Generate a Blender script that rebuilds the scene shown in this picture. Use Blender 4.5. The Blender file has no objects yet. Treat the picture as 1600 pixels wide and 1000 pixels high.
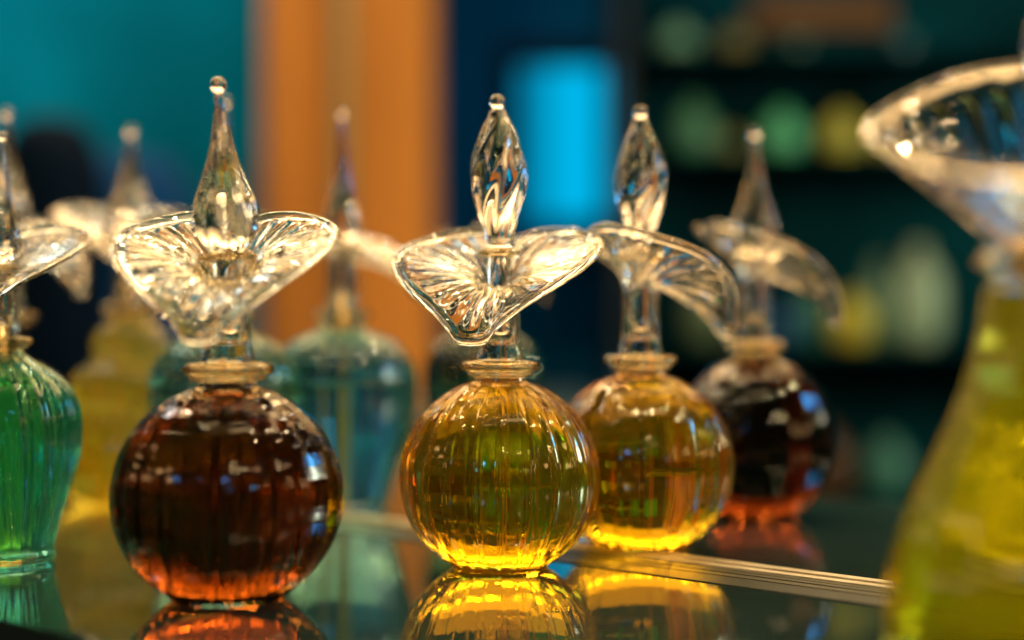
import bpy, math, random
from mathutils import Vector, Matrix
random.seed(7)
S = bpy.context.scene
COL = S.collection
PI = math.pi
F = 2313.0            # focal length in pixels of the 1600 px wide photograph
H = 0.0784            # camera height above the glass shelf (m)

# ------------------------------------------------------------------ camera
cd = bpy.data.cameras.new('camera')
cam = bpy.data.objects.new('camera', cd)
COL.objects.link(cam)
cam.location = (0, 0, H)
cam.rotation_euler = (PI / 2, 0, 0)
cd.sensor_width = 36.0
cd.lens = F * 36.0 / 1600.0
cd.clip_start = 0.01
cd.clip_end = 60
cd.dof.use_dof = True
cd.dof.focus_distance = 0.442
cd.dof.aperture_fstop = 2.85
S.camera = cam

# ------------------------------------------------------------------ world
w = bpy.data.worlds.new('World')
S.world = w
w.use_nodes = True
nt = w.node_tree
bg = nt.nodes['Background']
bg.inputs['Color'].default_value = (0.85, 0.58, 0.26, 1)
bg.inputs['Strength'].default_value = 0.055
S.view_settings.view_transform = 'Standard'
S.view_settings.look = 'None'
S.view_settings.exposure = 0
S.view_settings.gamma = 1
S.render.use_sequencer = False
S.cycles.use_denoising = True
S.cycles.max_bounces = 24
S.cycles.transmission_bounces = 24
S.cycles.glossy_bounces = 10
S.cycles.transparent_max_bounces = 16
S.cycles.sample_clamp_indirect = 40
S.cycles.caustics_refractive = True
S.cycles.caustics_reflective = True


def lamp(name, loc, target, size, color, radiance, size_y=None, shape='DISK', spread=PI):
    """area lamp of a given radiance (W/m2/sr)"""
    d = bpy.data.lights.new(name, 'AREA')
    d.shape = shape
    d.size = size
    area = PI * size * size / 4
    if size_y:
        d.size_y = size_y
        area = size * size_y * (PI / 4 if shape == 'ELLIPSE' else 1)
    d.energy = radiance * PI * area
    d.color = color
    d.spread = spread
    o = bpy.data.objects.new(name, d)
    o.location = loc
    v = Vector(target) - Vector(loc)
    o.rotation_euler = v.to_track_quat('-Z', 'Y').to_euler()
    COL.objects.link(o)
    return o


WARM = (1.0, 0.66, 0.30)
WARM2 = (1.0, 0.73, 0.38)
BLUE = (0.08, 0.42, 1.0)
# display lighting above the shelf: warm strips and rows of small spot lamps
lamp('display_strip_light', (-0.02, 0.62, 0.50), (0, 0.5, 0), 0.80, WARM2, 8.0, 0.05, 'RECTANGLE')
lamp('display_strip_light', (0.05, 0.28, 0.60), (0, 0.47, 0), 0.42, WARM2, 4.5, 0.04, 'RECTANGLE')
for i in range(9):
    for j in range(2):
        lamp('rear_spot_light', (-0.80 + 0.19 * i + 0.08 * j + random.uniform(-.04, .04), 1.25 + 0.42 * j, 0.72 + .12 * j + random.uniform(-.04, .04)), (0, 0.5, 0.0), random.uniform(.06, .11), WARM, 12.0)
lamp('rear_fill_light', (0.0, 1.50, 0.80), (0, 0.5, 0.0), 1.5, (1.0, 0.60, 0.24), 2.0, 0.40, 'RECTANGLE')  # unseen panel added for the glow in the bottle bases
lamp('rear_fill_light', (0.0, 1.85, 0.74), (0, 0.5, 0.0), 1.6, (1.0, 0.60, 0.24), 1.1, 0.34, 'RECTANGLE')  # lower unseen panel, added to carry that glow further up
for sx in (-1, 1):
    for i in range(7):
        lamp('side_fill_light', (sx * (0.95 + random.uniform(-.1, .1)), -0.15 + 0.13 * i, 0.30 + random.uniform(-.12, .22)), (0, 0.5, 0.1), random.uniform(.05, .11), (1, .6, .25), 9.0)  # unseen side lamps added to brighten the glass edges
for i in range(7):
    for j, y in enumerate((0.36, 0.56, 0.82, 1.1)):
        x = -0.40 + 0.13 * i + 0.05 * j + random.uniform(-.02, .02)
        lamp('display_spot_light', (x, y, 0.44 + 0.04 * j), (x * 0.6, 0.5, 0), 0.013, WARM2, 380.0)
for i in range(4):
    for j in range(3):
        lamp('ceiling_spot_light', (0.45 + 0.11 * i, -0.30 - 0.13 * j, 0.72), (0, 0.5, 0.05), 0.022, WARM2, 160.0)
lamp('window_light', (0.85, 0.82, 0.42), (0, 0.5, 0.05), 0.10, BLUE, 30.0, 0.16, 'RECTANGLE')
lamp('window_light', (-0.32, -0.45, 0.38), (0, 0.45, 0.05), 0.05, BLUE, 26.0, 0.09, 'RECTANGLE')
lamp('window_light', (0.18, -0.55, 0.26), (0, 0.45, 0.05), 0.06, (0.12, 0.6, 1.0), 12.0, 0.08, 'RECTANGLE')


# ------------------------------------------------------------------ materials
def newmat(name):
    m = bpy.data.materials.new(name)
    m.use_nodes = True
    t = m.node_tree
    t.nodes.clear()
    out = t.nodes.new('ShaderNodeOutputMaterial')
    return m, t, out


def glass(name, color=(1, 1, 1), ior=1.5, rough=0.0, bump=0.0, bscale=300):
    m, t, out = newmat(name)
    g = t.nodes.new('ShaderNodeBsdfGlass')
    g.inputs['Color'].default_value = (*color, 1)
    g.inputs['IOR'].default_value = ior
    g.inputs['Roughness'].default_value = rough
    t.links.new(g.outputs[0], out.inputs['Surface'])
    if bump:
        tc = t.nodes.new('ShaderNodeTexCoord')
        mp = t.nodes.new('ShaderNodeMapping')
        mp.inputs['Scale'].default_value = (1, 1, 0.25)
        n = t.nodes.new('ShaderNodeTexNoise')
        n.inputs['Scale'].default_value = bscale
        n.inputs['Detail'].default_value = 2
        b = t.nodes.new('ShaderNodeBump')
        b.inputs['Strength'].default_value = bump
        b.inputs['Distance'].default_value = 0.001
        t.links.new(tc.outputs['Object'], mp.inputs[0])
        t.links.new(mp.outputs[0], n.inputs['Vector'])
        t.links.new(n.outputs[0], b.inputs['Height'])
        t.links.new(b.outputs[0], g.inputs['Normal'])
    return m


def liquid(name, sigma, ior=0.965, milky=0.0, tint=(1, 1, 1)):
    m = glass(name, (1, 1, 1), ior)
    t = m.node_tree
    out = [n for n in t.nodes if n.type == 'OUTPUT_MATERIAL'][0]
    if milky:
        g = [n for n in t.nodes if n.type == 'BSDF_GLASS'][0]
        tr = t.nodes.new('ShaderNodeBsdfTranslucent')
        tr.inputs['Color'].default_value = (*tint, 1)
        mx = t.nodes.new('ShaderNodeMixShader')
        mx.inputs[0].default_value = milky
        t.links.new(g.outputs[0], mx.inputs[1])
        t.links.new(tr.outputs[0], mx.inputs[2])
        t.links.new(mx.outputs[0], out.inputs['Surface'])
    v = t.nodes.new('ShaderNodeVolumeAbsorption')
    d = max(sigma) * 1.02
    v.inputs['Color'].default_value = (*[1 - s / d for s in sigma], 1)
    v.inputs['Density'].default_value = d
    t.links.new(v.outputs[0], out.inputs['Volume'])
    return m


def princ(name, base, rough=0.5, noise=0.0, nscale=8.0, stretch=(1, 1, 1), emit=None, estr=0, ior=1.5, metal=0, bump=0, trans=0):
    m, t, out = newmat(name)
    p = t.nodes.new('ShaderNodeBsdfPrincipled')
    p.inputs['Base Color'].default_value = (*base, 1)
    p.inputs['Roughness'].default_value = rough
    p.inputs['IOR'].default_value = ior
    p.inputs['Metallic'].default_value = metal
    p.inputs['Transmission Weight'].default_value = trans
    if emit:
        p.inputs['Emission Color'].default_value = (*emit, 1)
        p.inputs['Emission Strength'].default_value = estr
    if noise or bump:
        tc = t.nodes.new('ShaderNodeTexCoord')
        mp = t.nodes.new('ShaderNodeMapping')
        mp.inputs['Scale'].default_value = stretch
        n = t.nodes.new('ShaderNodeTexNoise')
        n.inputs['Scale'].default_value = nscale
        n.inputs['Detail'].default_value = 4
        t.links.new(tc.outputs['Object'], mp.inputs[0])
        t.links.new(mp.outputs[0], n.inputs['Vector'])
        if noise:
            r = t.nodes.new('ShaderNodeValToRGB')
            r.color_ramp.elements[0].position = 0.3
            r.color_ramp.elements[1].position = 0.7
            r.color_ramp.elements[0].color = (*[c * (1 - noise) for c in base], 1)
            r.color_ramp.elements[1].color = (*[min(1, c * (1 + noise)) for c in base], 1)
            t.links.new(n.outputs[0], r.inputs[0])
            t.links.new(r.outputs[0], p.inputs['Base Color'])
        if bump:
            b = t.nodes.new('ShaderNodeBump')
            b.inputs['Strength'].default_value = bump
            b.inputs['Distance'].default_value = 0.001
            t.links.new(n.outputs[0], b.inputs['Height'])
            t.links.new(b.outputs[0], p.inputs['Normal'])
    t.links.new(p.outputs[0], out.inputs['Surface'])
    return m


M_GLASS = glass('clear_glass', (1.0, 0.985, 0.95), 1.5, 0.0, 0.10, 260)
M_BODY = glass('bottle_glass', (1.0, 0.99, 0.97), 1.5, 0.0, 0.06, 220)
M_GOLD = glass('gold_tinted_glass', (1.0, 0.92, 0.74), 1.5, 0.0, 0.15, 300)
M_ROD = glass('rod_glass', (1.0, 0.95, 0.8), 1.12)
LIQ = {
    'brown': liquid('brown_perfume', (30, 62, 115)),
    'dark_brown': liquid('dark_brown_perfume', (48, 84, 130)),
    'amber': liquid('amber_perfume', (0.2, 8.6, 92), milky=.06, tint=(1, .62, .08)),
    'green': liquid('green_perfume', (70, 3.5, 8), milky=.07, tint=(.05, 1, .65)),
    'teal': liquid('teal_perfume', (26, 5, 5), milky=.05, tint=(.5, 1, 1)),
    'yellow': liquid('yellow_perfume', (1.0, 3.4, 50), milky=.30, tint=(1, .88, .2)),
    'olive': liquid('olive_perfume', (6, 6, 90), milky=.28, tint=(.8, .76, .06)),
    'seagreen': liquid('sea_green_perfume', (34, 9, 18)),
}


# ------------------------------------------------------------------ mesh helpers
def mesh_obj(name, verts, faces, mat, parent=None, smooth=True):
    me = bpy.data.meshes.new(name)
    me.from_pydata(verts, [], faces)
    me.update()
    if smooth:
        me.polygons.foreach_set('use_smooth', [True] * len(me.polygons))
    me.materials.append(mat)
    o = bpy.data.objects.new(name, me)
    COL.objects.link(o)
    if parent:
        o.parent = parent
    return o


def grid_rev(name, ring, nrow, nseg, mat, parent=None, flip=False):
    """closed surface of revolution-like grid: ring(i, phi)->(r,z) for rows 0..nrow-1; first and last row are poles"""
    V, Fc = [], []
    V.append((0, 0, ring(0, 0)[1]))
    for i in range(1, nrow - 1):
        for k in range(nseg):
            ph = 2 * PI * k / nseg
            q = ring(i, ph)
            r, z = q[0], q[1]
            a = ph + (q[2] if len(q) > 2 else 0)
            V.append((r * math.sin(a), -r * math.cos(a), z))
    V.append((0, 0, ring(nrow - 1, 0)[1]))
    last = len(V) - 1
    for k in range(nseg):
        k2 = (k + 1) % nseg
        Fc.append((0, 1 + k2, 1 + k))
        b = 1 + (nrow - 3) * nseg
        Fc.append((last, b + k, b + k2))
    for i in range(nrow - 3):
        a = 1 + i * nseg
        b = a + nseg
        for k in range(nseg):
            k2 = (k + 1) % nseg
            Fc.append((a + k, a + k2, b + k2, b + k))
    if flip:
        Fc = [tuple(reversed(f)) for f in Fc]
    return mesh_obj(name, V, Fc, mat, parent)


def catmull(pts, n, closed=False):
    """resample a polyline of (r,z) smoothly into n points (centripetal-ish by chord)"""
    out = []
    m = len(pts)
    d = [0]
    for a, b in zip(pts, pts[1:]):
        d.append(d[-1] + math.hypot(b[0] - a[0], b[1] - a[1]))
    L = d[-1]
    for s in range(n):
        u = L * s / (n - 1)
        j = 0
        while j < m - 2 and d[j + 1] < u:
            j += 1
        t = (u - d[j]) / max(1e-9, d[j + 1] - d[j])
        p0 = pts[max(0, j - 1)]; p1 = pts[j]; p2 = pts[j + 1]; p3 = pts[min(m - 1, j + 2)]
        q = []
        for c in range(2):
            l1 = d[j + 1] - d[j]
            l0 = d[j] - d[j - 1] if j > 0 else l1
            l2 = d[j + 2] - d[j + 1] if j + 2 < m else l1
            m1 = ((p2[c] - p1[c]) / l1 * l0 + (p1[c] - p0[c]) / max(l0, 1e-9) * l1) / (l0 + l1) if j > 0 else (p2[c] - p1[c]) / l1
            m2 = ((p3[c] - p2[c]) / max(l2, 1e-9) * l1 + (p2[c] - p1[c]) / l1 * l2) / (l1 + l2) if j + 2 < m else (p2[c] - p1[c]) / l1
            h00 = 2 * t**3 - 3 * t**2 + 1; h10 = t**3 - 2 * t**2 + t
            h01 = -2 * t**3 + 3 * t**2; h11 = t**3 - t**2
            q.append(h00 * p1[c] + h10 * l1 * m1 + h01 * p2[c] + h11 * l1 * m2)
        out.append((max(0, q[0]), q[1]))
    return out


def offset(pts, t):
    """inset of a profile towards its inside (axis side) by t"""
    out = []
    for i in range(len(pts)):
        a = pts[max(0, i - 1)]; b = pts[min(len(pts) - 1, i + 1)]
        tr, tz = b[0] - a[0], b[1] - a[1]
        l = math.hypot(tr, tz) or 1
        out.append((max(0.0, pts[i][0] - tz / l * t), pts[i][1] + tr / l * t))
    return out


def lathe(name, pts, D, mat, parent, nseg=64, flutes=0, amp=0, env=None, twist=0, zs=1, ph0=0, sharp=1):
    zt = max(p[1] for p in pts); zb = min(p[1] for p in pts)

    def ring(i, ph):
        r, z = pts[i]
        s = (z - zb) / max(1e-9, zt - zb)
        if flutes:
            e = env(s) if env else 1
            c = math.cos(flutes * (ph + ph0) + flutes * twist * s)
            if sharp > 1:
                c = 2.4 * (0.5 + 0.5 * c) ** sharp
            r = r * (1 + amp * e * c)
        return r * D, z * D * zs
    return grid_rev(name, ring, len(pts), nseg, mat, parent)


def empty(name, loc, rz=0, **props):
    o = bpy.data.objects.new(name, None)
    o.empty_display_size = 0.01
    o.location = loc
    o.rotation_euler = (0, 0, rz)
    COL.objects.link(o)
    for k, v in props.items():
        o[k] = v
    return o


def tag(o, label=None, cat=None, group=None, kind=None):
    if label: o['label'] = label
    if cat: o['category'] = cat
    if group: o['group'] = group
    if kind: o['kind'] = kind
    return o


def gp(px, Z, py=None):
    """a place on the shelf (or at height py) from a column of the photograph and a distance"""
    return ((px - 800) / F * Z, Z, 0 if py is None else H + (500 - py) / F * Z)


# ------------------------------------------------------------------ the bottle
def sphere_profile(rx=0.5, rz=0.5, zc=0.45, rb=0.25, rn=0.132, ztop=0.952, n=60):
    a0 = -math.acos(rb / rx)
    a1 = math.acos(rn / rx)
    arc = []
    for i in range(n):
        a = a0 + (a1 - a0) * i / (n - 1)
        arc.append((rx * math.cos(a), zc + rz * math.sin(a)))
    zb = arc[0][1]
    pts = [(0, 0.022), (0.05, 0.022), (0.12, 0.018), (0.18, 0.008), (0.21, 0.001), (0.228, 0.0), (0.243, 0.006)]
    pts += arc
    zt = arc[-1][1]
    pts += [(rn * 0.97, zt + (ztop - zt) * 0.4), (rn * 0.98, zt + (ztop - zt) * 0.8), (rn * 0.96, ztop), (rn * 0.8, ztop + 0.002), (0.05, ztop + 0.002), (0, ztop + 0.002)]
    return pts


def interp_keys(keys, ph):
    """keys: sorted list (deg, vals...) on 0..360"""
    a = math.degrees(ph) % 360
    n = len(keys)
    for i in range(n):
        k0 = keys[i]; k1 = keys[(i + 1) % n]
        a0 = k0[0]; a1 = k1[0] + (360 if i == n - 1 else 0)
        if a0 <= a <= a1:
            t = (a - a0) / (a1 - a0)
            km = keys[(i - 1) % n]; kp = keys[(i + 2) % n]
            am = km[0] - (360 if i == 0 else 0)
            ap = kp[0] + (360 if i + 2 >= n else 0)
            res = []
            for c in range(1, len(k0)):
                h = a1 - a0
                m0 = (k1[c] - km[c]) / (a1 - am) * h
                m1 = (kp[c] - k0[c]) / (ap - a0) * h
                res.append((2*t**3-3*t**2+1)*k0[c] + (t**3-2*t**2+t)*m0 + (-2*t**3+3*t**2)*k1[c] + (t**3-t**2)*m1)
            return res
    return keys[0][1:]


RIM_HALF = [(8, .54, 1.155), (13.5, .53, 1.215), (24, .515, 1.29), (42, .515, 1.385), (60, .525, 1.475), (76, .525, 1.55), (90, .515, 1.60), (105, .495, 1.64),
            (122, .455, 1.68), (140, .41, 1.705), (160, .36, 1.70)]
RIM = [(0, .55, 1.14)] + RIM_HALF + [(180, .33, 1.67)] + [(360 - a, r, z) for a, r, z in RIM_HALF[::-1]]


def flower(D, zs, parent, rim=RIM, mirror=False, nseg=224, rows=46, zoff=0.0, th=0.018, ribs=25, ribamp=0.0085, name='flower_neck', neck=1.0, mat=None, zN=1.36, cone=None):
    """neck tube opening into a flared, drooping lily rim: a real shell with a bore and a rolled rim bead"""
    rN = 0.098 * neck
    kz = (zN - 1.043) / 0.317
    bore = 0.070 * neck

    def section(ph):
        rr, rz = interp_keys(rim, ph)
        P0 = (rN - 0.013, zN)
        P3 = (rr, rz)
        ang = math.radians(-62 + (rz - 1.12) / 0.64 * 112)
        dist = math.hypot(P3[0] - P0[0], P3[1] - P0[1])
        P1 = (rN - 0.008, zN + 0.10 + 0.22 * max(0, rz - 1.35))
        if cone:
            P1 = (P0[0] + cone[0], P0[1] + cone[1])
            ang = math.radians(cone[2] + 60 * (rz - 1.42))
        L = 0.42 * dist
        P2 = (P3[0] - L * math.cos(ang), P3[1] - L * math.sin(ang))
        c = []
        for i in range(rows):
            t = i / (rows - 1)
            c.append(tuple((1-t)**3*P0[k] + 3*(1-t)**2*t*P1[k] + 3*(1-t)*t*t*P2[k] + t**3*P3[k] for k in range(2)))
        outer, inner = [], []
        for i in range(rows):
            t = i / (rows - 1)
            a = c[max(0, i - 1)]; b = c[min(rows - 1, i + 1)]
            tr, tz = b[0] - a[0], b[1] - a[1]
            l = math.hypot(tr, tz)
            nr, nz = -tz / l, tr / l
            bead = 0.64 * th * math.exp(-((1 - t) / 0.045) ** 2)
            h0 = 0.5 * (th * (1 - t * 0.25)) + bead + 0.006 * (1 - t) ** 3
            e = math.sin(PI * min(1, t * 1.08)) ** 0.6 if t < 0.92 else 0
            e *= min(1, t / 0.15)
            rib = ribamp * e * math.cos(ribs * ph + 1.1 * math.sin(3 * ph) + 0.8 * math.sin(5 * ph + 1) + 0.5 * t) * (0.8 + 0.35 * math.sin(4 * ph + 2))
            wob = 0.002 * math.sin(5 * ph + 9 * t)
            outer.append((c[i][0] - nr * (h0 + rib * 0.25), c[i][1] - nz * (h0 + rib * 0.25) + wob))
            inner.append((c[i][0] + nr * (h0 + rib), c[i][1] + nz * (h0 + rib) + wob))
            if i == rows - 1:
                T = (tr / l, tz / l); N = (nr, nz); E = c[i]; hh = h0
        cap = []
        for k in range(1, 6):
            a = -PI / 2 + PI * k / 6
            cap.append((E[0] + T[0] * hh * math.cos(a) * 1.2 + N[0] * hh * math.sin(a), E[1] + T[1] * hh * math.cos(a) * 1.2 + N[1] * hh * math.sin(a)))
        base = [(r_, 1.043 + (z_ - 1.043) * kz) for r_, z_ in [(0, 1.043), (0.06, 1.043), (0.118 * neck, 1.043), (0.122 * neck, 1.05), (0.113 * neck, 1.075), (0.106 * neck, 1.11), (0.103 * neck, 1.2), (rN + 0.002, 1.3)]]
        tail = [(r_, 1.043 + (z_ - 1.043) * kz) for r_, z_ in [(bore, 1.33), (bore, 1.25), (bore * 0.98, 1.14), (bore * 0.9, 1.118), (bore * 0.5, 1.113), (0, 1.113)]]
        return base + outer + cap + inner[::-1] + tail
    cache = {}

    def ring(i, ph):
        key = round(ph, 6)
        if key not in cache:
            cache[key] = section(-ph if mirror else ph)
        r, z = cache[key][i]
        return r * D, (z + zoff) * D * zs
    n = len(section(0))
    return grid_rev(name, ring, n, nseg, mat or M_GLASS, parent)


COLLAR = [(0, .957), (.07, .957), (.125, .957), (.150, .958), (.163, .963), (.168, .972), (.163, .980), (.170, .985), (.185, .988), (.196, .998),
          (.199, 1.010), (.195, 1.022), (.183, 1.033), (.165, 1.039), (.145, 1.0405), (.10, 1.041), (0, 1.041)]
TEAR = [(0, 0), (.085, 0), (.106, .02), (.128, .07), (.143, .13), (.141, .19), (.114, .27), (.088, .34), (.066, .41), (.045, .50), (.032, .58), (.023, .65), (.022, .69), (.0, .70)]
FLAME = [(0, 0.0), (.055, 0.0), (.066, .01), (.070, .05), (.085, .12), (.112, .21), (.134, .31), (.138, .37), (.130, .44), (.105, .53), (.075, .61), (.050, .66), (.042, .685), (.030, .695), (0, .698)]
SPIRE = [(0, 0.0), (.05, 0.0), (.07, .02), (.098, .08), (.122, .16), (.118, .24), (.090, .36), (.062, .50), (.040, .66), (.026, .82), (.020, .93), (.018, .96), (0, .965)]


def stopper(kind, D, zs, root, z0, zoff=0.0, hs=1.0, rod=False, lod=1.0):
    """stopper with its plug, seat ring, body and tip ball; z0 = height of the seat ring"""
    e = (lambda s: math.sin(PI * min(1, max(0, s))) ** 0.5)
    if kind == 'tear':
        pts = catmull(TEAR, 60); fl, am, tw, ball, zb = 8, .055, 0.12, .037, .700
    elif kind == 'flame':
        pts = catmull(FLAME, 60); fl, am, tw, ball, zb = 7, .085, -1.9, .040, .700
    else:
        pts = catmull(SPIRE, 60); fl, am, tw, ball, zb = 8, .05, 0.2, .034, .965
    zt = 0.028
    pp = [(r, z0 + zt + z * hs) for r, z in pts]
    body = lathe('stopper', pp, D, M_GLASS, root, nseg=int(112 * lod), flutes=fl, amp=am, env=e, twist=tw, zs=zs)
    # seat ring
    rr = 0.128 if kind == 'tear' else 0.108
    ringp = [(0, z0 - .012), (rr * .6, z0 - .012), (rr * .9, z0 - .011), (rr, z0 - .004), (rr * 1.02, z0 + .006), (rr * .97, z0 + .016), (rr * .8, z0 + .022), (rr * .55, z0 + .026), (0, z0 + .026)]
    lathe('stopper_ring', ringp, D, M_GOLD, body, nseg=int(64 * lod), zs=zs)
    plug = [(0, 1.16 + zoff), (.035, 1.162 + zoff), (.048, 1.175 + zoff), (.054, 1.25), (.060, 1.38), (.064, z0 - .03), (.064, z0 - .014), (0, z0 - .014)]
    plug = [(r, z) for r, z in plug]
    lathe('plug', plug, D, M_GLASS, body, nseg=int(48 * lod), zs=zs)
    zc = z0 + zt + zb * hs + ball * 0.82 / zs
    bp = [(ball * math.sin(PI * i / 16), zc - ball / zs * math.cos(PI * i / 16)) for i in range(17)]
    bp[0] = (0, bp[0][1]); bp[-1] = (0, bp[-1][1])
    lathe('tip_ball', bp, D, M_GLASS, body, nseg=int(32 * lod), zs=zs)
    if rod:
        rp = [(0, .405), (.012, .408), (.024, .425), (.026, .445), (.016, .475), (.0095, .51), (.009, .6), (.009, .90), (0, .905)]
        lathe('dip_rod', catmull(rp, 40), D, M_ROD, body, nseg=20, zs=zs)
    return body


def bottle(name, label, loc, D, liq, prof, rz=0.0, zs=1.0, stop='tear', z0=1.50, hs=1.0, mirror=False, flutes=22, famp=.010,
           rod=False, lod=1.0, inset=.022, twist=0.0, rim=RIM, neckz=0.0, group=None, collar_s=1.0, liqtop=.945, sharp=1.0, neck=1.0, foot_clear=.035, fs=1.0, ribamp=.0085, zN=1.36, tilt=(0, 0), cone=None, th=.018):
    root = empty(name, loc, rz)
    tag(root, label, 'perfume bottle', group)
    env = lambda s: max(0.0, min(1, s / .20, (1 - s) / .03)) ** 0.8
    body = lathe('body', prof, D, M_BODY, root, nseg=int(264 * lod), flutes=flutes, amp=famp, env=env, twist=twist, zs=zs, sharp=sharp)
    ip = offset(prof, inset)
    zmin = prof[0][1] + foot_clear
    top = liqtop
    keep = [p for p in ip if p[0] > 0.02 and zmin + .004 < p[1] < top]
    keep = [(0, zmin), (keep[0][0] * .5, zmin), (keep[0][0] * .85, zmin + .001)] + keep + [(keep[-1][0] * .9, top + .001), (keep[-1][0] * .5, top + .001), (0, top + .001)]
    lathe('liquid', keep, D, LIQ[liq], body, nseg=int(264 * lod), flutes=flutes, amp=famp * 1.8, env=env, twist=twist, zs=zs, sharp=sharp)
    co = [(r * collar_s, z + neckz) for r, z in catmull(COLLAR, 44)]
    lathe('collar', co, D, M_GOLD, root, nseg=int(96 * lod), flutes=11, amp=.008, zs=zs)
    rim = [(a, r * fs, z) for a, r, z in rim]
    flower(D, zs, root, rim=rim, ribamp=ribamp, zN=zN, cone=cone, th=th, mirror=mirror, nseg=int(224 * lod), zoff=neckz, neck=neck)
    st = stopper(stop, D, zs, root, z0 + neckz, neckz, hs, rod, lod)
    R = Matrix.Rotation(math.radians(tilt[0]), 3, 'X') @ Matrix.Rotation(math.radians(tilt[1]), 3, 'Y')
    pv = Vector((0, 0, (z0 + neckz - .05) * D * zs))
    st.rotation_euler = R.to_euler()
    st.location = pv - R @ pv
    return root


SPH = sphere_profile()


def facing(dx, dy):
    """rotation that turns the lip (local -Y) towards (dx,dy)"""
    return math.atan2(dx, -dy)


# ------------------------------------------------------------------ setting: shelf, strip, counter, back
dirL = Vector((0.753, -0.658, 0)); nrm = Vector((0.658, 0.753, 0))


def prism(name, poly, z0, z1, mat, parent=None, smooth=False):
    n = len(poly)
    V = [(x, y, z0) for x, y in poly] + [(x, y, z1) for x, y in poly]
    Fc = [tuple(range(n - 1, -1, -1)), tuple(range(n, 2 * n))]
    for i in range(n):
        j = (i + 1) % n
        Fc.append((i, j, n + j, n + i))
    return mesh_obj(name, V, Fc, mat, parent, smooth)


def along(c, s):
    p = nrm * c + dirL * s
    return (p.x, p.y)


M_SHELF = princ('dark_glass_shelf', (0.016, 0.036, 0.030), 0.012, ior=1.95, bump=0.0)
M_EDGE = princ('green_glass_edge', (0.01, 0.10, 0.09), 0.15)
t_ = M_SHELF.node_tree
p_ = [n for n in t_.nodes if n.type == 'BSDF_PRINCIPLED'][0]
tc_ = t_.nodes.new('ShaderNodeTexCoord')
for sc_, lo, hi, c1, c2, sock in ((1500, .70, .76, (0.020, 0.040, 0.034), (0.30, 0.28, 0.24), 'Base Color'), (14, .35, .75, (.008,) * 3, (.075,) * 3, 'Roughness')):
    n_ = t_.nodes.new('ShaderNodeTexNoise'); n_.inputs['Scale'].default_value = sc_; n_.inputs['Detail'].default_value = 3
    r_ = t_.nodes.new('ShaderNodeValToRGB')
    r_.color_ramp.elements[0].position = lo; r_.color_ramp.elements[1].position = hi
    r_.color_ramp.elements[0].color = (*c1, 1); r_.color_ramp.elements[1].color = (*c2, 1)
    t_.links.new(tc_.outputs['Object'], n_.inputs['Vector'])
    t_.links.new(n_.outputs[0], r_.inputs[0])
    t_.links.new(r_.outputs[0], p_.inputs[sock])
shelf = prism('glass_shelf', [along(.204, -.75), along(.204, .75), along(.585, .75), along(.585, -.75)], -.008, 0, M_SHELF)
tag(shelf, kind='structure')
M_STRIP = princ('brass_strip', (0.34, 0.27, 0.16), 0.4, metal=0.2, noise=.35, nscale=60)
M_STRIP2 = princ('pale_strip', (0.66, 0.54, 0.33), 0.5, noise=.35, nscale=45, bump=.3)
strip = empty('mirror_edge_strip', (0, 0, 0))  # solid strip in place of the mirror edge on the shelf
tag(strip, 'pale golden grooved strip standing in for the mirror edge, running across the glass shelf behind the sharp amber bottle', 'trim strip')
c0 = .394
M_STRIP3 = princ('dull_strip', (0.10, 0.09, 0.05), 0.35)
for i, (a, b, h, m) in enumerate([(-.0230, -.0118, .0003, princ('reflection_cover', (.045, .05, .035), .35)), (-.0110, -.0070, .0004, M_STRIP3), (-.0064, -.0035, .0006, M_STRIP3), (-.0028, -.0010, .0006, M_STRIP3), (.0000, .0036, .0010, M_STRIP2),  # dull front ribs widened to hide the screen's reflection on the glass
                                  (.0039, .0052, .0007, M_STRIP), (.0055, .0095, .0013, M_STRIP2), (.0100, .0110, .0009, M_STRIP3)]):
    prism('rib', [along(c0 + a, -.7), along(c0 + a, .7), along(c0 + b, .7), along(c0 + b, -.7)], -.001, h, m, strip)

M_COUNTER = princ('dark_counter', (0.010, 0.022, 0.026), 0.35, noise=.3, nscale=3)
counter = prism('counter', [(-4, -.3), (4, -.3), (4, 6), (-4, 6)], -.60, -.55, M_COUNTER)
tag(counter, kind='structure')

# ------------------------------------------------------------------ bottles
LIPF = facing(-.04, -1)
bottle('perfume_bottle', 'dark brown round bottle in sharp focus with teardrop stopper, nearest of the brown ones', gp(356, .417), .0640, 'brown', SPH,
       rz=LIPF, z0=1.500, group='brown round bottles', famp=.006, inset=.020, sharp=4, flutes=26, fs=.92, tilt=(0.5, -2.9), foot_clear=.05)
bottle('perfume_bottle', 'sharp amber ribbed round bottle with twisted flame stopper, in the middle of the photo', gp(781, .471), .0629, 'amber', SPH,
       rz=facing(-.245, -.97), stop='flame', z0=1.575, zs=1.005, rod=True, group='amber round bottles', famp=.009, inset=.014, sharp=7, flutes=23, tilt=(0, -.9))
bottle('perfume_bottle', 'slightly blurred amber round bottle standing in for a mirror image, directly behind the sharp one, glass lip drooping right', gp(1001, .508), .0625, 'amber', SPH,
       rz=facing(.929, .373), stop='flame', z0=1.575, zs=1.025, mirror=True, rod=True, group='amber round bottles', famp=.009, inset=.014, sharp=7, lod=.9)  # mirror image of the sharp amber bottle, built as a solid copy
bottle('perfume_bottle', 'blurred dark brown round bottle standing in for a mirror image, behind the amber pair, farthest right of the round ones', gp(1180, .590), .0630, 'dark_brown', SPH,
       rz=facing(.991, .134), z0=1.500, zs=1.075, mirror=True, group='brown round bottles', famp=.006, inset=.020, lod=.7)  # reflection of the front brown bottle, modelled as a real one

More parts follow.
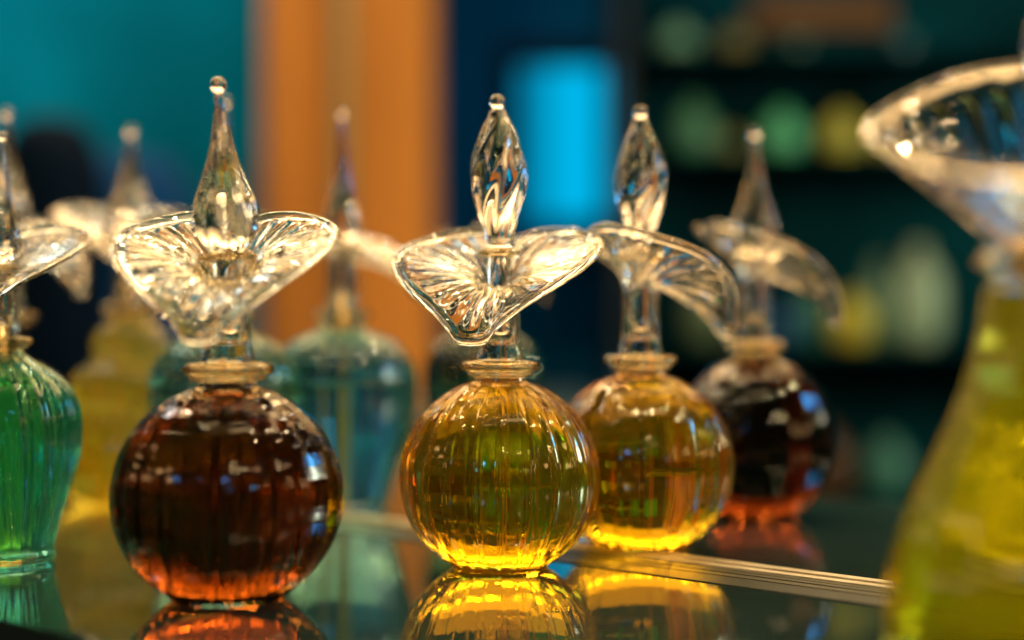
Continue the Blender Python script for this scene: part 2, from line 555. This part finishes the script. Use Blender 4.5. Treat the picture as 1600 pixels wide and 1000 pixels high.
# green vase at the left edge
GV = catmull([(0, .02), (.12, .018), (.2, .004), (.30, .0), (.335, .015), (.345, .05), (.33, .10), (.34, .18), (.39, .38), (.46, .62), (.497, .85), (.485, 1.03), (.42, 1.18), (.30, 1.29), (.19, 1.36), (.14, 1.40), (.13, 1.43), (.12, 1.432), (.05, 1.432), (0, 1.432)], 110)
bottle('perfume_bottle', 'emerald green ribbed vase shaped bottle cut by the left edge', gp(4, .480), .0482, 'green', GV,
       rz=facing(.06, -1), fs=1.12, rim=[(a, r, z + .09) for a, r, z in RIM], stop='spire', z0=1.50, neckz=.475, flutes=20, famp=.018, sharp=2, inset=.03, liqtop=1.38, lod=.8, twist=.25, hs=.86)
# mirrored teal vase built solid, and the paler one behind the brown bottle
TV = catmull([(0, .02), (.12, .018), (.24, .0), (.28, .0), (.305, .02), (.31, .06), (.34, .2), (.41, .46), (.475, .70), (.498, .88), (.49, 1.00), (.45, 1.12), (.37, 1.215), (.26, 1.285), (.17, 1.325), (.14, 1.36), (.135, 1.388), (.12, 1.39), (.05, 1.39), (0, 1.39)], 100)
bottle('perfume_bottle', 'blurred teal wide shouldered vase bottle standing in for a mirror image, in front of the orange post', gp(535, .612), .0610, 'teal', TV,
       rz=facing(.93, -.25), zs=.92, stop='spire', z0=1.47, neckz=.43, mirror=True, flutes=20, famp=.012, inset=.03, liqtop=1.34, lod=.6, group='teal vase bottles')
bottle('perfume_bottle', 'pale teal vase bottle mostly hidden behind the sharp brown round bottle', gp(352, .590), .0600, 'teal', TV, zs=.93,
       rz=facing(.15, .98), stop='spire', z0=1.47, neckz=.43, flutes=20, famp=.012, inset=.03, liqtop=1.34, lod=.6, hs=1.04, group='teal vase bottles')
# yellow tiered bottle
YV = catmull([(0, .02), (.2, .018), (.30, .0), (.36, .01), (.42, .06), (.47, .16), (.50, .32), (.48, .47), (.42, .57), (.385, .62), (.40, .68), (.41, .76), (.37, .86), (.28, .93), (.235, .97), (.25, 1.02), (.255, 1.08), (.23, 1.15), (.16, 1.20), (.14, 1.23), (.135, 1.25), (.12, 1.252), (.05, 1.252), (0, 1.252)], 120)
bottle('perfume_bottle', 'blurred yellow tiered gourd shaped bottle between the green vase and the brown one', gp(205, .640), .0640, 'yellow', YV,
       rz=facing(.5, -.8), stop='tear', z0=1.48, neckz=.295, flutes=18, famp=.012, inset=.03, liqtop=1.215, lod=.6, hs=.95, collar_s=1.05)
# one behind the green vase
bottle('perfume_bottle', 'pale yellow round bottle with a creamy glass lip, hidden behind the green vase', gp(10, .600), .0600, 'yellow', SPH,
       rz=facing(.95, -.2), stop='tear', z0=1.50, neckz=0.20, zs=1.10, lod=.5, liqtop=.92)
# green mirror image behind the amber bottle, built as a solid bottle
bottle('perfume_bottle', 'blurred sea green bottle standing in for a mirror image, whose round shoulder shows left of the amber bottle neck', gp(752, .70), .0560, 'seagreen', TV,
       rz=facing(.98, -.1), stop='spire', z0=1.47, neckz=.43, mirror=True, flutes=20, famp=.012, inset=.03, liqtop=1.34, lod=.5, hs=.25)
# tall foreground bottle at the right edge
FV = catmull([(0, .02), (.3, .02), (.44, .0), (.52, .02), (.545, .08), (.54, .135), (.522, .325), (.465, .515), (.378, .707), (.300, .90), (.262, 1.05), (.245, 1.16), (.235, 1.20), (.20, 1.205), (.1, 1.207), (0, 1.207)], 100)
RB = [(30, .52, 1.24), (60, .56, 1.31), (90, .59, 1.41), (120, .585, 1.54), (150, .57, 1.66)]
RIMB = [(0, .50, 1.22)] + RB + [(180, .56, 1.70)] + [(360 - a, r, z) for a, r, z in RB[::-1]]
bottle('perfume_bottle', 'large blurred olive yellow conical bottle close to the lens at the right edge', gp(1672, .318), .0720, 'olive', FV,
       rz=facing(-.25, -.95), stop='spire', z0=1.40, neckz=.255, flutes=20, famp=.008, inset=.035, liqtop=1.17, lod=.8, rim=RIMB, ribamp=.015, th=.011, zN=1.07, cone=(.13, .09, 42), collar_s=1.4, neck=2.1)

# ------------------------------------------------------------------ background of the shop, its mirror image built as solid things
M_TEAL = princ('teal_wall', (0.001, 0.28, 0.42), 0.8, ior=1.08, noise=.6, nscale=2.2)
M_NAVY = princ('navy_wall', (0.001, 0.07, 0.15), 0.8, ior=1.08, noise=.4, nscale=2)
M_POST = princ('orange_wood', (0.70, 0.235, 0.036), 0.6, noise=.5, nscale=3, stretch=(5, 5, .3), ior=1.2)
M_DARK = princ('dark_object', (0.002, 0.008, 0.02), 0.5, ior=1.1)
M_BLUEOBJ = princ('blue_object', (0.002, 0.05, 0.17), 0.5, ior=1.15)


def box(name, x0, x1, y0, y1, z0, z1, mat, parent=None, bev=0):
    o = prism(name, [(x0, y0), (x1, y0), (x1, y1), (x0, y1)], z0, z1, mat, parent)
    if bev:
        b = o.modifiers.new('bevel', 'BEVEL'); b.width = bev; b.segments = 3
    return o


def X(px, Z): return (px - 800) / F * Z
def Zh(py, Z): return H + (500 - py) / F * Z


tw = box('teal_wall', X(-500, 2.4), X(418, 2.4), 2.4, 2.5, -.55, 1.6, M_TEAL)
tag(tw, 'bright teal wall panel far behind on the left', 'wall')
nw = box('navy_wall', X(418, 2.4) + .002, X(2600, 2.4), 2.42, 2.5, -.55, 1.6, M_NAVY)
tag(nw, 'dark navy wall far behind on the right', 'wall')
post = empty('wooden_post', (X(548, 1.9), 1.9, -.55))
tag(post, 'orange brown wooden post standing behind the teal vase bottle', 'post')
pw = X(676, 1.9) - X(418, 1.9)
box('shaft', -pw / 2, pw / 2, -.05, .12, 0.0, 2.1, M_POST, post, .012)
box('moulding', -pw / 2 + .095, -pw / 2 + .112, -.062, -.0505, 0.05, 2.1, princ('greenish_trim', (0.35, 0.28, 0.10), .5), post)

scr = empty('lit_screen', (X(875, 2.2), 2.2, Zh(222, 2.2)))
tag(scr, 'glowing cyan blue upright screen between the amber stoppers', 'screen')
sw, sh = (X(950, 2.2) - X(805, 2.2)) / 2, (Zh(105, 2.2) - Zh(340, 2.2)) / 2
sw *= .9
box('display', -sw * .30, sw, 0, .02, -sh, sh, princ('cyan_display', (0, .01, .02), .9, ior=1.05, emit=(0.0, .46, .80), estr=1.0), scr)
box('side_fade_pane', -sw, -sw * .302, 0, .02, -sh, sh, princ('side_fade_glow', (0, .01, .02), .9, ior=1.05, emit=(0.0, .20, .36), estr=1.0), scr)  # dimmer pane imitating the sideways fade of the screen's glow
box('lower_fade_pane', -sw, sw, 0, .02, -sh * 1.32, -sh * 1.002, princ('lower_fade_glow', (0, .01, .02), .9, ior=1.05, emit=(0.0, .05, .11), estr=1.0), scr)  # dimmest pane, imitates the glow dying out below the screen
box('bezel', -sw - .03, sw + .03, .0205, .04, -sh * 1.32 - .03, sh + .04, M_DARK, scr)

# dark shapes in front of the teal wall
def vase(name, label, cat, px, py_bot, py_top, wpx, Z, mat, prof=None, group=None):
    r = wpx / F * Z / 2
    h = (py_bot - py_top) / F * Z
    o_prof = prof or [(0, 0), (.6, 0), (.8, .05), (1, .35), (.98, .6), (.75, .8), (.4, .9), (.35, 1), (0, 1)]
    pts = catmull(o_prof, 30)
    V = [(a * r, b * h) for a, b in pts]
    rt = empty(name, (X(px, Z), Z, Zh(py_bot, Z)))
    tag(rt, label, cat, group)
    lathe('vessel', V, 1, mat, rt, nseg=32)
    return rt


# ------------------------------------------------------------------ rear display case with coloured flasks
M_CASE = princ('case_wood', (0.003, 0.012, 0.02), 0.4, noise=.4, nscale=5)
M_CASEG = princ('case_back', (0.002, 0.046, 0.056), 0.8, noise=.6, nscale=5, ior=1.1)
M_CASEW = princ('case_wood_warm', (0.16, 0.06, 0.015), 0.4, noise=.4, nscale=5)
ZC = 2.05
case = empty('display_case', (0, ZC, -.55))
tag(case, 'dark display case of shelves far behind on the right, full of blurred flasks', 'display case')
cx0, cx1 = X(985, ZC), X(1900, ZC)
box('back_panel', cx0, cx1, .26, .28, 0, 1.7, M_CASEG, case)
box('side_panel', cx0 - .02, cx0 - .001, 0.0, .28, 0, 1.7, M_CASE, case)
shelf_py = [235, 540, 790, 75]
for py in shelf_py:
    z = Zh(py, ZC) + .55
    box('case_shelf', cx0, cx1, 0.0, .259, z - .005, z, M_CASEG, case)
box('case_rail', X(1180, ZC), X(1400, ZC), .02, .06, Zh(40, ZC) + .55, Zh(-10, ZC) + .55, M_CASEW, case)


def flm(color, rough=.12):
    return princ('flask_glaze', color, rough)


items = [  # px, shelf index, width px, height px, colour, label; brightest colours imitate blurred glints
    (1060, 3, 60, 50, (0.20, 0.40, 0.22), 'dim green flask on the top case shelf nearest the navy wall'),
    (1150, 3, 50, 45, (0.30, 0.22, 0.04), 'small amber flask on the top case shelf beside the dim green one'),
    (1400, 3, 60, 45, (0.05, 0.20, 0.22), 'small dark teal flask on the top case shelf'),
    (1085, 0, 60, 85, (0.10, 0.32, 0.16), 'dull green flask on the upper case shelf between the two back stoppers'),
    (1222, 0, 66, 72, (0.16, 0.75, 0.36), 'bright green round flask imitating a blurred glint on the upper case shelf behind the blurred brown bottle stopper'),
    (1315, 0, 60, 68, (0.80, 0.68, 0.08), 'golden yellow flask imitating a blurred glint beside the bright green one on the upper case shelf'),
    (1385, 0, 44, 50, (0.45, 0.42, 0.10), 'small olive flask right of the golden one on the upper case shelf'),
    (1465, 0, 60, 60, (0.03, 0.20, 0.28), 'blue green flask on the upper case shelf behind the large flared rim'),
    (1100, 1, 60, 95, (0.16, 0.22, 0.10), 'olive flask on the middle case shelf behind the amber bottle lip'),
    (1225, 1, 50, 60, (0.02, 0.12, 0.28), 'low navy flask on the middle case shelf'),
    (1330, 1, 62, 75, (0.90, 0.68, 0.05), 'yellow flask imitating a blurred glint on the middle case shelf left of the cream one'),
    (1435, 1, 74, 150, (0.55, 0.70, 0.45), 'tall cream green flask imitating a blurred glint on the middle case shelf'),
    (1370, 1, 40, 130, (0.20, 0.34, 0.20), 'slim grey green flask between the yellow and cream ones'),
    (1140, 0, 34, 40, (0.30, 0.30, 0.08), 'tiny olive flask between the two green ones on the upper case shelf'),
    (1270, 1, 44, 100, (0.05, 0.22, 0.14), 'slim dark green flask left of the yellow one on the middle case shelf'),
    (1160, 1, 44, 60, (0.28, 0.20, 0.05), 'small brownish flask beside the olive one on the middle case shelf'),
    (1240, 3, 44, 60, (0.05, 0.24, 0.16), 'small sea green flask in the middle of the top case shelf'),
    (1290, 2, 80, 110, (0.14, 0.06, 0.02), 'brown flask on the lowest visible case shelf'),
    (1385, 2, 70, 90, (0.10, 0.34, 0.26), 'sea green flask on the lowest visible case shelf'),
]
for px, si, wpx, hpx, colr, lab in items:
    zz = ZC + .07 + random.uniform(0, .06)
    f = vase('flask', lab, 'flask', px, shelf_py[si] - 0.5, shelf_py[si] - hpx, wpx, zz, flm(colr), group='flasks in the display case')
    f.location = (X(px, zz), zz, Zh(shelf_py[si], ZC) + .0005)

BV = [(0, 0), (.8, 0), (.95, .1), (1, .5), (.97, .8), (.8, .93), (.5, 1), (0, 1)]
vase('dark_vase', 'black vase standing against the teal wall at the far left', 'vase', 80, 640, 190, 170, 1.5, M_DARK, BV)
vase('blue_vase', 'dark blue vase against the teal wall, right of the black one', 'vase', 205, 640, 255, 200, 1.62, M_BLUEOBJ, BV)
tb = box('rear_table', X(-700, 1.35), X(960, 1.35), 1.30, 1.95, Zh(640, 1.5) - .02, Zh(640, 1.5) - .001, princ('rear_table', (.06, .10, .09), .3))
tag(tb, 'dim table far behind that carries the dark vases', 'table')
bpy.data.objects['dark_vase'].location.z = Zh(640, 1.5)
bpy.data.objects['blue_vase'].location.z = Zh(640, 1.5)

# unseen lamps added to light the walls, post and case behind
lamp('wall_fill_light', (-1.3, 1.5, 1.5), (-1.1, 2.4, .3), .3, (0.75, 0.95, 1.0), 14, .5, 'RECTANGLE')
lamp('post_fill_light', (-.3, 1.15, .95), (-.25, 1.9, .05), .15, (1, .74, .42), 80)
lamp('case_fill_light', (1.7, 1.15, .45), (.6, 2.2, .05), .3, (0.9, 1, .75), 32, .3, 'RECTANGLE')
lamp('navy_light', (.1, 1.6, 1.2), (.05, 2.4, .2), .3, (0.4, 0.8, 1.0), 9)
